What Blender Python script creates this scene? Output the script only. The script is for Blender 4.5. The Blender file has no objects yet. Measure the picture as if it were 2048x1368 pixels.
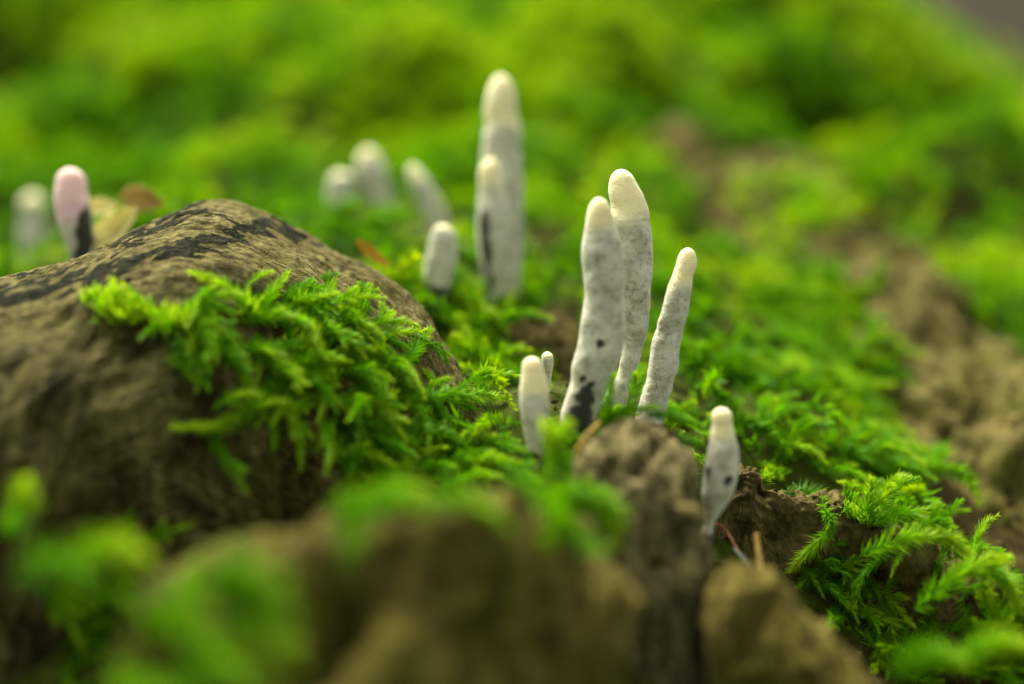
import bpy, math, random
import numpy as np
from mathutils import Vector, Matrix
from mathutils.bvhtree import BVHTree

# ------------------------------------------------------------------ camera, sky, sun, exposure
scene = bpy.context.scene
COL = scene.collection
PITCH = math.radians(14.0)
FOCUS = 0.333                      # metres from the lens to the finger cluster
LENS, SENSOR = 60.0, 36.0
K = SENSOR / LENS / 2048.0         # view-plane metres per photo pixel at 1 m
CAM = np.array([0.0, -FOCUS * math.cos(PITCH), FOCUS * math.sin(PITCH)])
FWD = np.array([0.0, math.cos(PITCH), -math.sin(PITCH)])
UP = np.array([0.0, math.sin(PITCH), math.cos(PITCH)])
RIGHT = np.array([1.0, 0.0, 0.0])

cam_data = bpy.data.cameras.new('camera')
cam = bpy.data.objects.new('camera', cam_data)
COL.objects.link(cam)
cam.location = CAM
cam.rotation_euler = (math.pi / 2 - PITCH, 0, 0)
cam_data.lens = LENS
cam_data.sensor_width = SENSOR
cam_data.clip_start = 0.005
cam_data.clip_end = 500.0
cam_data.dof.use_dof = True
cam_data.dof.focus_distance = FOCUS
cam_data.dof.aperture_fstop = 3.6
cam_data.dof.aperture_blades = 0
scene.camera = cam

SUN_ELEV, SUN_AZ = math.radians(52), math.radians(-26)   # azimuth from +Y (away from camera), negative = left
world = bpy.data.worlds.new('World')
scene.world = world
world.use_nodes = True
wn = world.node_tree
wn.nodes.clear()
sky = wn.nodes.new('ShaderNodeTexSky')
sky.sky_type = 'NISHITA'
sky.sun_disc = False
sky.sun_elevation = SUN_ELEV
sky.sun_rotation = SUN_AZ
sky.dust_density = 4.0
sky.air_density = 1.0
hsv = wn.nodes.new('ShaderNodeHueSaturation')
hsv.inputs['Saturation'].default_value = 0.25
bg = wn.nodes.new('ShaderNodeBackground')
bg.inputs['Strength'].default_value = 0.055
wo = wn.nodes.new('ShaderNodeOutputWorld')
wn.links.new(sky.outputs[0], hsv.inputs['Color'])
canopy = wn.nodes.new('ShaderNodeMix')          # even green-yellow cast of light under a leaf canopy
canopy.data_type = 'RGBA'
canopy.blend_type = 'MULTIPLY'
canopy.inputs[0].default_value = 1.0
canopy.inputs[7].default_value = (1.0, 1.0, 0.76, 1)
wn.links.new(hsv.outputs[0], canopy.inputs[6])
wn.links.new(canopy.outputs[2], bg.inputs[0])
wn.links.new(bg.outputs[0], wo.inputs[0])

sun_data = bpy.data.lights.new('sun', 'SUN')
sun_data.energy = 1.5
sun_data.angle = math.radians(22)
sun_data.color = (1.0, 0.94, 0.74)
sun = bpy.data.objects.new('sun', sun_data)
COL.objects.link(sun)
sd = Vector((math.sin(SUN_AZ) * math.cos(SUN_ELEV), math.cos(SUN_AZ) * math.cos(SUN_ELEV), math.sin(SUN_ELEV)))
sun.rotation_euler = sd.to_track_quat('Z', 'Y').to_euler()
sun.location = sd * 3

vs = scene.view_settings
vs.view_transform = 'Standard'
vs.look = 'None'
vs.gamma = 1.0
vs.exposure = 2.45
vs.use_curve_mapping = False
scene.cycles.use_denoising = True
scene.cycles.max_bounces = 5
scene.cycles.diffuse_bounces = 3
scene.cycles.transparent_max_bounces = 4

# ------------------------------------------------------------------ small maths
def unproj(px, py, d):
    px, py, d = np.asarray(px, float), np.asarray(py, float), np.asarray(d, float)
    x = (px - 1024) * K * d
    y = -(py - 684) * K * d
    return CAM + d[..., None] * FWD + x[..., None] * RIGHT + y[..., None] * UP

def proj(P):
    v = P - CAM
    d = v @ FWD
    dd = np.where(np.abs(d) < 1e-6, 1e-6, d)
    return 1024 + (v @ RIGHT) / dd / K, 684 - (v @ UP) / dd / K, d

def _hash(ix, iy, iz, seed):
    h = (ix.astype(np.int64) * 374761393 + iy.astype(np.int64) * 668265263 + iz.astype(np.int64) * 2147483647 + seed * 1274126177) & 0xffffffff
    h = ((h ^ (h >> 13)) * 1274126177) & 0xffffffff
    h = ((h ^ (h >> 16)) * 2246822519) & 0xffffffff
    return ((h ^ (h >> 15)) & 0xffffff).astype(float) / 0xffffff * 2 - 1

def vnoise(P, seed=0):
    i = np.floor(P).astype(np.int64)
    f = P - i
    u = f * f * f * (f * (f * 6 - 15) + 10)
    r = 0
    for dx in (0, 1):
        wx = u[..., 0] if dx else 1 - u[..., 0]
        for dy in (0, 1):
            wy = u[..., 1] if dy else 1 - u[..., 1]
            for dz in (0, 1):
                wz = u[..., 2] if dz else 1 - u[..., 2]
                r = r + wx * wy * wz * _hash(i[..., 0] + dx, i[..., 1] + dy, i[..., 2] + dz, seed)
    return r

def fbm(P, oct=4, seed=0, ridged=False):
    r, a, t = 0, 1.0, 0
    for o in range(oct):
        n = vnoise(P * 2 ** o + 17.3 * o, seed + o)
        if ridged:
            n = 1 - 2 * np.abs(n)
        r = r + a * n
        t += a
        a *= 0.5
    return r / t

def catmull(pts, n):
    pts = np.asarray(pts, float)
    p = np.vstack([2 * pts[0] - pts[1], pts, 2 * pts[-1] - pts[-2]])
    m = len(pts) - 1
    t = np.linspace(0, m - 1e-9, n)
    i = np.floor(t).astype(int)
    f = (t - i)[:, None]
    a, b, c, d = p[i], p[i + 1], p[i + 2], p[i + 3]
    return 0.5 * (2 * b + (c - a) * f + (2 * a - 5 * b + 4 * c - d) * f ** 2 + (3 * b - a - 3 * c + d) * f ** 3)

def pchip(x, xk, yk):
    h = np.diff(xk); dl = np.diff(yk) / h
    m = np.zeros(len(xk))
    for i in range(1, len(xk) - 1):
        if dl[i - 1] * dl[i] > 0:
            w1, w2 = 2 * h[i] + h[i - 1], h[i] + 2 * h[i - 1]
            m[i] = (w1 + w2) / (w1 / dl[i - 1] + w2 / dl[i])
    m[0], m[-1] = dl[0], dl[-1]
    i = np.clip(np.searchsorted(xk, x) - 1, 0, len(h) - 1)
    t = (x - xk[i]) / h[i]
    return (yk[i] * (1 + 2 * t) * (1 - t) ** 2 + m[i] * h[i] * t * (1 - t) ** 2 + yk[i + 1] * t * t * (3 - 2 * t) + m[i + 1] * h[i] * t * t * (t - 1))

def smooth(a, b, x):
    t = np.clip((x - a) / (b - a), 0, 1)
    return t * t * (3 - 2 * t)

def in_poly(px, py, poly):
    poly = np.asarray(poly, float)
    ins = np.zeros(px.shape, bool)
    j = len(poly) - 1
    for i in range(len(poly)):
        xi, yi = poly[i]
        xj, yj = poly[j]
        c = ((yi > py) != (yj > py)) & (px < (xj - xi) * (py - yi) / (yj - yi + 1e-12) + xi)
        ins ^= c
        j = i
    return ins

def seg_dist(px, py, line):
    d = np.full(px.shape, 1e9)
    for (ax, ay), (bx, by) in zip(line[:-1], line[1:]):
        vx, vy = bx - ax, by - ay
        t = np.clip(((px - ax) * vx + (py - ay) * vy) / (vx * vx + vy * vy), 0, 1)
        d = np.minimum(d, np.hypot(px - ax - t * vx, py - ay - t * vy))
    return d

# ------------------------------------------------------------------ mesh helpers
def mesh_from(name, V, F, mat=None, attrs=None, smooth_shade=True):
    V = np.ascontiguousarray(V, dtype=np.float32)
    F = np.ascontiguousarray(F, dtype=np.int32)
    k = F.shape[1]
    me = bpy.data.meshes.new(name)
    me.vertices.add(len(V))
    me.vertices.foreach_set('co', V.ravel())
    me.loops.add(F.size)
    me.loops.foreach_set('vertex_index', F.ravel())
    me.polygons.add(len(F))
    me.polygons.foreach_set('loop_start', np.arange(0, F.size, k, dtype=np.int32))
    if smooth_shade:
        me.polygons.foreach_set('use_smooth', np.ones(len(F), bool))
    me.update(calc_edges=True)
    for an, av in (attrs or {}).items():
        av = np.asarray(av, np.float32)
        if av.ndim == 1:
            at = me.attributes.new(an, 'FLOAT', 'POINT')
            at.data.foreach_set('value', av)
        else:
            at = me.attributes.new(an, 'FLOAT_VECTOR', 'POINT')
            at.data.foreach_set('vector', av.ravel())
    if mat:
        me.materials.append(mat)
    return me

def obj(name, me, parent=None):
    o = bpy.data.objects.new(name, me)
    COL.objects.link(o)
    if parent is not None:
        o.parent = parent
    return o

def tag(o, label=None, cat=None, group=None, kind=None):
    if label: o['label'] = label
    if cat: o['category'] = cat
    if group: o['group'] = group
    if kind: o['kind'] = kind
    return o

def grid_faces(nu, nv, wrap=False):
    i = np.arange(nu - 1)[:, None]
    j = np.arange(nv if wrap else nv - 1)[None, :]
    a = i * nv + j
    b = i * nv + (j + 1) % nv
    c = (i + 1) * nv + (j + 1) % nv
    d = (i + 1) * nv + j
    return np.stack([a, b, c, d], -1).reshape(-1, 4)

def grid_normals(G):
    du = np.gradient(G, axis=0)
    dv = np.gradient(G, axis=1)
    n = np.cross(du, dv)
    return n / (np.linalg.norm(n, axis=-1, keepdims=True) + 1e-12)

# ------------------------------------------------------------------ materials
def new_mat(name):
    m = bpy.data.materials.new(name)
    m.use_nodes = True
    nt = m.node_tree
    nt.nodes.clear()
    out = nt.nodes.new('ShaderNodeOutputMaterial')
    return m, nt, out

def nd(nt, kind, **kw):
    n = nt.nodes.new(kind)
    for k, v in kw.items():
        if hasattr(n, k):
            setattr(n, k, v)
        else:
            n.inputs[k].default_value = v
    return n

def ramp(nt, fac, stops):
    r = nt.nodes.new('ShaderNodeValToRGB')
    el = r.color_ramp.elements
    while len(el) < len(stops):
        el.new(0.5)
    for e, (p, c) in zip(el, stops):
        e.position = p
        e.color = (*c, 1) if len(c) == 3 else c
    nt.links.new(fac, r.inputs[0])
    return r.outputs[0]

def mixc(nt, fac, a, b, mode='MIX'):
    m = nt.nodes.new('ShaderNodeMix')
    m.data_type = 'RGBA'
    m.blend_type = mode
    for s, v in ((m.inputs[0], fac), (m.inputs[6], a), (m.inputs[7], b)):
        if isinstance(v, (int, float)):
            s.default_value = v
        elif isinstance(v, tuple):
            s.default_value = (*v, 1)
        else:
            nt.links.new(v, s)
    return m.outputs[2]

def math_(nt, op, a, b=None):
    m = nt.nodes.new('ShaderNodeMath')
    m.operation = op
    for s, v in ((m.inputs[0], a), (m.inputs[1], b)):
        if v is None: continue
        if isinstance(v, (int, float)): s.default_value = v
        else: nt.links.new(v, s)
    return m.outputs[0]

def attr(nt, name, vec=False):
    a = nt.nodes.new('ShaderNodeAttribute')
    a.attribute_name = name
    return a.outputs['Vector'] if vec else a.outputs['Fac']

def noise(nt, vec, scale, detail=5, rough=0.55, dist=0.0):
    n = nd(nt, 'ShaderNodeTexNoise', Scale=scale, Detail=detail, Roughness=rough, Distortion=dist)
    if vec is not None: nt.links.new(vec, n.inputs['Vector'])
    return n.outputs['Fac']

def mapping(nt, vec, scale):
    m = nt.nodes.new('ShaderNodeMapping')
    m.inputs['Scale'].default_value = scale
    nt.links.new(vec, m.inputs['Vector'])
    return m.outputs[0]

def bump(nt, h, strength, dist):
    b = nd(nt, 'ShaderNodeBump', Strength=strength, Distance=dist)
    nt.links.new(h, b.inputs['Height'])
    return b.outputs[0]

def bark_mat(name, pale, mid, dark, streak=(60, 420, 1), algae=0.35, crust=False, rough=0.85, cracks=0.5):
    """weathered bark / wood; 'suv' is the along / across coordinate in metres"""
    m, nt, out = new_mat(name)
    geo = nt.nodes.new('ShaderNodeNewGeometry')
    pos = geo.outputs['Position']
    suv = attr(nt, 'suv', True)
    n1 = noise(nt, mapping(nt, suv, streak), 1.0, 8, 0.68, 0.25)
    n2 = noise(nt, pos, 190, 5, 0.6, 0.4)
    n3 = noise(nt, pos, 60, 3, 0.5)
    base = ramp(nt, n1, [(0.30, dark), (0.50, mid), (0.72, pale)])
    base = mixc(nt, ramp(nt, n2, [(0.38, (0, 0, 0)), (0.72, (1, 1, 1))]), base, tuple(c * 1.25 for c in pale))
    v = nd(nt, 'ShaderNodeTexVoronoi', feature='DISTANCE_TO_EDGE', Scale=1.0)
    wv = nt.nodes.new('ShaderNodeVectorMath'); wv.operation = 'ADD'
    nz = nd(nt, 'ShaderNodeTexNoise', Scale=400.0, Detail=3.0)
    nt.links.new(pos, nz.inputs['Vector'])
    sc = nt.nodes.new('ShaderNodeVectorMath'); sc.operation = 'SCALE'; sc.inputs['Scale'].default_value = 0.7
    nt.links.new(nz.outputs['Color'], sc.inputs[0])
    nt.links.new(mapping(nt, suv, (streak[0] * 2.2, streak[1] * 0.8, 1)), wv.inputs[0])
    nt.links.new(sc.outputs[0], wv.inputs[1])
    nt.links.new(wv.outputs[0], v.inputs['Vector'])
    crack = ramp(nt, v.outputs['Distance'], [(0.0, (1, 1, 1)), (0.10, (0, 0, 0))])
    base = mixc(nt, math_(nt, 'MULTIPLY', crack, cracks), base, dark)
    if crust:        # rougher blotchy bark below the bare wood of the crest
        nb = noise(nt, mapping(nt, suv, (150, 55, 1)), 1.0, 8, 0.66, 0.4)
        bk = ramp(nt, nb, [(0.36, (0.010, 0.009, 0.003)), (0.49, (0.070, 0.060, 0.017)), (0.64, (0.22, 0.19, 0.07))])
        fm = ramp(nt, attr(nt, 'front'), [(0.26, (0, 0, 0)), (0.40, (1, 1, 1))])
        base = mixc(nt, fm, base, bk)
    if algae:
        al = ramp(nt, n3, [(0.42, (0, 0, 0)), (0.70, (1, 1, 1))])
        base = mixc(nt, math_(nt, 'MULTIPLY', al, algae), base, (0.06, 0.068, 0.004))
    h = math_(nt, 'SUBTRACT', math_(nt, 'ADD', n1, math_(nt, 'MULTIPLY', n2, 0.7)), math_(nt, 'MULTIPLY', crack, cracks * 0.7))
    if crust:
        fl = noise(nt, mapping(nt, suv, (420, 1900, 1)), 1.0, 5, 0.7, 0.3)
        fk = ramp(nt, fl, [(0.34, (1, 1, 1)), (0.47, (0, 0, 0))])
        base = mixc(nt, math_(nt, 'MULTIPLY', fk, 0.8), base, dark)
        pl = ramp(nt, noise(nt, pos, 520, 5, 0.7), [(0.56, (0, 0, 0)), (0.70, (1, 1, 1))])
        base = mixc(nt, math_(nt, 'MULTIPLY', pl, 0.6), base, (0.30, 0.27, 0.16))
        h = math_(nt, 'SUBTRACT', h, math_(nt, 'MULTIPLY', fk, 0.8))
        c = ramp(nt, attr(nt, 'crust'), [(0.42, (0, 0, 0)), (0.54, (1, 1, 1))])
        grain = noise(nt, pos, 900, 2, 0.5)
        base = mixc(nt, math_(nt, 'MULTIPLY', c, 0.93), base, ramp(nt, grain, [(0.4, (0.004, 0.006, 0.004)), (0.7, (0.022, 0.028, 0.015))]))
        h = math_(nt, 'ADD', h, math_(nt, 'MULTIPLY', math_(nt, 'MULTIPLY', c, grain), 0.9))
    bs = nd(nt, 'ShaderNodeBsdfPrincipled', Roughness=rough)
    bs.inputs['Specular IOR Level'].default_value = 0.08
    nt.links.new(base, bs.inputs['Base Color'])
    nt.links.new(bump(nt, h, 1.0, 0.0016), bs.inputs['Normal'])
    nt.links.new(bs.outputs[0], out.inputs[0])
    return m

M_WOOD = bark_mat('weathered_root_wood', (0.25, 0.21, 0.085), (0.13, 0.108, 0.038), (0.028, 0.021, 0.008), (130, 560, 1), 0.35, crust=True, cracks=0.22)
M_BARK = bark_mat('rough_bark', (0.15, 0.122, 0.028), (0.052, 0.042, 0.007), (0.005, 0.004, 0.001), (75, 100, 1), 0.35, cracks=0.35)
M_BARK_GREY = bark_mat('grey_cracked_bark', (0.21, 0.175, 0.085), (0.115, 0.095, 0.043), (0.016, 0.013, 0.005), (90, 130, 1), 0.3, cracks=0.7)
M_BARK_DARK = bark_mat('dark_bark', (0.17, 0.13, 0.05), (0.045, 0.035, 0.012), (0.005, 0.004, 0.002), (200, 240, 1), 0.3, cracks=0.12)  # dark brown bark of the ledge, hump and stub
M_BARK_PALE = bark_mat('pale_olive_bark', (0.165, 0.138, 0.046), (0.08, 0.067, 0.02), (0.014, 0.012, 0.004), (60, 110, 1), 0.8, cracks=0.3)

def moss_mat(name, deep, mid, tip, obj_random=False):
    m, nt, out = new_mat(name)
    t = attr(nt, 'along')
    tint = attr(nt, 'tint')
    if obj_random:
        oi = nt.nodes.new('ShaderNodeObjectInfo')
        tint = oi.outputs['Random']
    f = math_(nt, 'ADD', math_(nt, 'MULTIPLY', t, 0.62), math_(nt, 'MULTIPLY', tint, 0.42))
    col = ramp(nt, f, [(0.05, deep), (0.48, mid), (0.98, tip)])
    df = nd(nt, 'ShaderNodeBsdfPrincipled', Roughness=0.5)
    df.inputs['Specular IOR Level'].default_value = 0.12
    nt.links.new(col, df.inputs['Base Color'])
    tr = nt.nodes.new('ShaderNodeBsdfTranslucent')
    nt.links.new(mixc(nt, 1.0, col, (1.25, 1.2, 0.7), 'MULTIPLY'), tr.inputs[0])
    mx = nt.nodes.new('ShaderNodeMixShader')
    mx.inputs[0].default_value = 0.45
    nt.links.new(df.outputs[0], mx.inputs[1])
    nt.links.new(tr.outputs[0], mx.inputs[2])
    nt.links.new(mx.outputs[0], out.inputs[0])
    return m

M_MOSS = moss_mat('feather_moss', (0.020, 0.105, 0.001), (0.135, 0.38, 0.002), (0.46, 0.64, 0.02), obj_random=True)
M_CARPET = moss_mat('carpet_moss', (0.020, 0.095, 0.001), (0.13, 0.35, 0.001), (0.42, 0.56, 0.004))

def ground_mat():
    m, nt, out = new_mat('mossy_humus')
    geo = nt.nodes.new('ShaderNodeNewGeometry')
    pos = geo.outputs['Position']
    mo = attr(nt, 'mossy')
    n = noise(nt, pos, 160, 6, 0.65)
    soil = ramp(nt, n, [(0.3, (0.010, 0.008, 0.003)), (0.55, (0.04, 0.03, 0.009)), (0.8, (0.12, 0.09, 0.03))])
    grn = ramp(nt, noise(nt, pos, 260, 4, 0.6), [(0.3, (0.018, 0.045, 0.002)), (0.7, (0.07, 0.14, 0.004))])
    b = nd(nt, 'ShaderNodeBsdfPrincipled', Roughness=0.9)
    b.inputs['Specular IOR Level'].default_value = 0.05
    nt.links.new(mixc(nt, mo, soil, grn), b.inputs['Base Color'])
    nt.links.new(bump(nt, n, 0.8, 0.002), b.inputs['Normal'])
    nt.links.new(b.outputs[0], out.inputs[0])
    return m
M_GROUND = ground_mat()

def fungus_mat():
    m, nt, out = new_mat('powdery_fungus')
    u = attr(nt, 'up')           # 0 base .. 1 tip
    black = attr(nt, 'black')
    tipc = attr(nt, 'cream')
    warm = attr(nt, 'pink')
    geo = nt.nodes.new('ShaderNodeNewGeometry')
    pos = geo.outputs['Position']
    n1 = noise(nt, pos, 900, 4, 0.65)
    n2 = noise(nt, pos, 260, 4, 0.6, 0.3)
    n3 = noise(nt, pos, 2600, 2, 0.6)
    grey = ramp(nt, n2, [(0.28, (0.29, 0.29, 0.215)), (0.50, (0.50, 0.495, 0.415)), (0.75, (0.68, 0.675, 0.60))])
    speck = ramp(nt, n1, [(0.34, (0.30, 0.30, 0.20)), (0.50, (1, 1, 1))])
    mott = math_(nt, 'MULTIPLY', math_(nt, 'SUBTRACT', 1.0, tipc), 0.55)
    grey = mixc(nt, mott, grey, speck, 'MULTIPLY')
    cream = ramp(nt, n2, [(0.3, (0.76, 0.69, 0.40)), (0.7, (0.82, 0.78, 0.54))])
    col = mixc(nt, tipc, grey, cream)
    col = mixc(nt, warm, col, (0.86, 0.52, 0.66))
    bk = ramp(nt, math_(nt, 'ADD', black, math_(nt, 'MULTIPLY', math_(nt, 'SUBTRACT', math_(nt, 'ADD', math_(nt, 'MULTIPLY', n1, 0.5), math_(nt, 'MULTIPLY', n3, 0.5)), 0.5), 1.0)), [(0.36, (0, 0, 0)), (0.50, (0.45, 0.45, 0.45)), (0.66, (1, 1, 1))])
    col = mixc(nt, math_(nt, 'MULTIPLY', bk, 0.96), col, (0.012, 0.016, 0.011))
    b = nd(nt, 'ShaderNodeBsdfPrincipled', Roughness=0.8)
    b.inputs['Specular IOR Level'].default_value = 0.2
    b.inputs['Subsurface Weight'].default_value = 0.45
    b.inputs['Subsurface Radius'].default_value = (0.003, 0.0026, 0.0016)
    b.inputs['Subsurface Scale'].default_value = 1.0
    b.inputs['Sheen Weight'].default_value = 0.4
    nt.links.new(col, b.inputs['Base Color'])
    wr = noise(nt, mapping(nt, pos, (260, 260, 1300)), 1.0, 4, 0.6, 0.5)
    h = math_(nt, 'ADD', math_(nt, 'ADD', n1, math_(nt, 'MULTIPLY', n3, 0.5)), math_(nt, 'MULTIPLY', wr, 0.9))
    nt.links.new(bump(nt, h, 0.5, 0.0007), b.inputs['Normal'])
    nt.links.new(b.outputs[0], out.inputs[0])
    return m
M_FUNGUS = fungus_mat()

def plain_mat(name, c1, c2, scale, trans=0.0, rough=0.6):
    m, nt, out = new_mat(name)
    geo = nt.nodes.new('ShaderNodeNewGeometry')
    n = noise(nt, geo.outputs['Position'], scale, 4, 0.6)
    col = ramp(nt, n, [(0.35, c1), (0.65, c2)])
    b = nd(nt, 'ShaderNodeBsdfPrincipled', Roughness=rough)
    b.inputs['Specular IOR Level'].default_value = 0.05
    nt.links.new(col, b.inputs['Base Color'])
    nt.links.new(bump(nt, n, 0.4, 0.0008), b.inputs['Normal'])
    sh = b.outputs[0]
    if trans:
        tr = nt.nodes.new('ShaderNodeBsdfTranslucent')
        nt.links.new(col, tr.inputs[0])
        mx = nt.nodes.new('ShaderNodeMixShader')
        mx.inputs[0].default_value = trans
        nt.links.new(sh, mx.inputs[1]); nt.links.new(tr.outputs[0], mx.inputs[2])
        sh = mx.outputs[0]
    nt.links.new(sh, out.inputs[0])
    return m
M_LEAF_PALE = plain_mat('pale_dry_leaf', (0.66, 0.60, 0.24), (0.85, 0.80, 0.42), 200, 0.45)
M_LEAF_TAN = plain_mat('tan_dry_leaf', (0.30, 0.21, 0.06), (0.52, 0.38, 0.13), 200, 0.3)
M_LEAF_ORANGE = plain_mat('orange_dry_leaf', (0.38, 0.20, 0.02), (0.50, 0.30, 0.04), 200, 0.3)
M_NEEDLE = plain_mat('red_brown_needle', (0.16, 0.055, 0.03), (0.28, 0.12, 0.07), 500)
M_SILVER = plain_mat('silvery_needle', (0.30, 0.34, 0.36), (0.45, 0.48, 0.50), 500)
M_TWIG = plain_mat('tan_twig', (0.20, 0.13, 0.03), (0.33, 0.22, 0.06), 500)
M_STONE = plain_mat('pale_pinkish_stone', (0.22, 0.16, 0.14), (0.42, 0.34, 0.32), 30)
M_LITTER = plain_mat('forest_litter', (0.006, 0.0045, 0.002), (0.025, 0.017, 0.009), 9, rough=0.9)

# ------------------------------------------------------------------ ground: forest floor and mossy mound
FLOOR_Z = -0.11
def build_floor():
    n = 160
    t = np.linspace(-1, 1, n)
    s = np.sign(t) * (np.abs(t) * 2.5 + 57.5 * np.abs(t) ** 5)
    X, Y = np.meshgrid(s, s, indexing='ij')
    P = np.stack([X * 3, Y * 3, X * 0], -1)
    Z = FLOOR_Z + 0.02 * fbm(P, 4, 5) - 0.012
    me = mesh_from('forest_floor', np.stack([X, Y, Z], -1).reshape(-1, 3), grid_faces(n, n), M_LITTER)
    return tag(obj('forest_floor', me), 'brown leaf litter of the forest floor beyond the mound', 'ground', kind='structure')
build_floor()

CTRL = [  # photo x, photo y, metres from the lens
    (1010, 622, .395), (868, 585, .385), (890, 510, .415), (765, 475, .44), (685, 460, .445), (1175, 905, .318), (1300, 850, .342),
    (1235, 850, .333), (1062, 965, .312), (1430, 1130, .328), (1500, 1160, .332), (1600, 1190, .333), (1700, 1230, .333), (1850, 1310, .330), (2000, 1390, .328), (1000, 770, .36), (1080, 680, .385), (1500, 870, .36), (1600, 720, .41),
    (1700, 820, .40), (1600, 985, .350), (1750, 1000, .353), (1900, 980, .38), (2048, 1080, .37), (1500, 560, .47), (1450, 450, .55),
    (1250, 450, .52), (1120, 440, .50), (1000, 480, .46), (1200, 300, .58), (1000, 200, .62), (700, 200, .62), (400, 250, .62), (200, 300, .60), (70, 548, .46),
    (160, 540, .40), (300, 470, .42), (500, 420, .50), (600, 500, .42), (0, 150, .68), (400, 50, .70), (1000, -20, .75), (1500, -20, .75), (1500, 200, .62), (1750, 200, .62),
    (1900, 260, .62), (1975, 330, .575), (1890, 110, .66), (2000, 220, .61), (2025, 430, .545), (1750, 500, .52), (1930, 520, .50), (2048, 720, .45), (2020, 620, .47), (0, -60, .78), (1750, -40, .74)]
WORLD_CTRL = [(.30, .35, -.13), (.26, .52, -.12), (.30, .10, -.11), (.24, 0, -.06), (.30, -.2, -.12), (-.35, .30, .03), (-.45, .05, -.03), (-.35, -.12, -.05), (0, .62, .045), (-.25, .7, .03),
    (.1, .9, -.10), (-.3, 1.1, -.12), (.4, .8, -.16), (.5, .3, -.18), (.5, -.2, -.18), (-.65, .4, -.1), (-.65, -.2, -.14), (0, -.10, -.05), (-.1, -.1, -.055), (.1, -.1, -.055), (0, -.25, -.09), (-.2, -.3, -.1), (.2, -.3, -.12),
    (-.12, -.02, -.04), (-.2, .0, -.03), (0, -.42, -.16), (-.6, -.45, -.17), (.6, -.45, -.18), (.6, 1.2, -.2), (-.65, 1.2, -.18), (0, 1.25, -.18), (-.65, .8, -.12)]
CP = np.vstack([unproj(*np.array(CTRL).T), np.array(WORLD_CTRL)])

def tps_fit(P, lam=2e-4):
    n = len(P)
    r = np.linalg.norm(P[:, None, :2] - P[None, :, :2], axis=-1)
    Kk = np.where(r > 0, r ** 2 * np.log(r + 1e-12), 0) + lam * np.eye(n) * 0.05
    A = np.zeros((n + 3, n + 3))
    A[:n, :n] = Kk
    A[:n, n:] = np.c_[np.ones(n), P[:, :2]]
    A[n:, :n] = A[:n, n:].T
    return np.linalg.solve(A, np.r_[P[:, 2], 0, 0, 0])
W = tps_fit(CP)
def tps(X, Y):
    r = W[len(CP)] + W[len(CP) + 1] * X + W[len(CP) + 2] * Y
    for (x, y, _), w in zip(CP, W):
        d2 = (X - x) ** 2 + (Y - y) ** 2
        r = r + w * 0.5 * d2 * np.log(d2 + 1e-14)
    return r

def ground_hit(px, py):
    d = np.linspace(.3, 1.1, 400)
    P = unproj(np.full(400, px), np.full(400, py), d)
    below = P[:, 2] < tps(P[:, 0], P[:, 1])
    return P[np.argmax(below)] if below.any() else P[-1]
PITS = [(ground_hit(x, y), r, dz) for x, y, r, dz in ((600, 275, .026, -.022), (1320, 240, .017, -.018), (1590, 240, .018, -.018), (1930, 215, .022, -.02), (250, 300, .02, -.012), (20, 130, .035, -.03), (880, 330, .02, -.012), (1130, 360, .02, -.012), (1400, 520, .018, -.012),
        (1740, 520, .02, -.018), (1980, 420, .02, -.015), (230, 150, .03, .012), (590, 110, .028, .014), (1450, 200, .025, .010), (1090, 130, .022, .010), (1900, 380, .02, .012), (1700, 120, .03, .008), (380, 200, .02, .008), (820, 180, .022, .010), (1250, 140, .03, .008))]
def mound_h(X, Y):
    P = np.stack([X, Y, 0 * X], -1)
    far = smooth(0.0, 0.25, Y)
    z = tps(X, Y)
    z = z + (0.002 + 0.012 * far) * fbm(P * 24, 3, 11) + 0.010 * far * fbm(P * 11, 2, 19) + 0.0022 * fbm(P * 90, 3, 12) + 0.0007 * fbm(P * 300, 2, 13)
    for (qx, qy, _), r, dz in PITS:
        z = z + dz * np.exp(-((X - qx) ** 2 + (Y - qy) ** 2) / r ** 2)
    return z

NX, NY = 460, 520
tx = np.linspace(-1, 1, NX)
xs = 0.30 * tx + 0.38 * tx ** 5
ty = np.linspace(-1, 1, NY)
ys = 0.06 + 0.38 * ty + np.where(ty > 0, 0.80, 0.14) * ty ** 5
GX, GY = np.meshgrid(xs, ys, indexing='ij')
GZ = mound_h(GX, GY)
GM = np.stack([GX, GY, GZ], -1)
GN = grid_normals(GM)
# bare, brown places of the mound (photo outline of the patch, read as a place on the mound)
BARE = [([(-80, 60), (80, 80), (100, 220), (-80, 270)], .7), ([(1090, 340), (1220, 330), (1230, 410), (1120, 430)], 1), ([(1380, 430), (1480, 330), (1650, 330), (1800, 560), (2048, 800), (2048, 1368), (1850, 1000), (1700, 640), (1560, 500), (1400, 560)], 1),
        ([(1180, 800), (1320, 780), (1420, 880), (1200, 900)], 0.6), ([(1560, 640), (1640, 740), (1560, 800), (1500, 760)], .7), ([(1580, 780), (1660, 800), (1640, 860), (1570, 850)], .9), ([(980, 620), (1170, 620), (1150, 760), (1020, 760)], 1)]
def mossiness(P):
    px, py, d = proj(P)
    m = np.ones(px.shape)
    wob = 30 * vnoise(P * 60, 3)
    for poly, s in BARE:
        m = np.where(in_poly(px + wob, py + wob, poly) & (d > 0.2), m - s, m)
    m = np.where(vnoise(P * np.array([26, 26, 26]), 31) > np.where((px > 1380) & (py > 420), 0.15, 0.5), m - 0.75, m)
    m = m * (0.45 + 0.55 * smooth(0.08, 0.2, P[..., 1]))
    return np.clip(m, 0, 1)
MOSSY = mossiness(GM.reshape(-1, 3))
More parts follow.
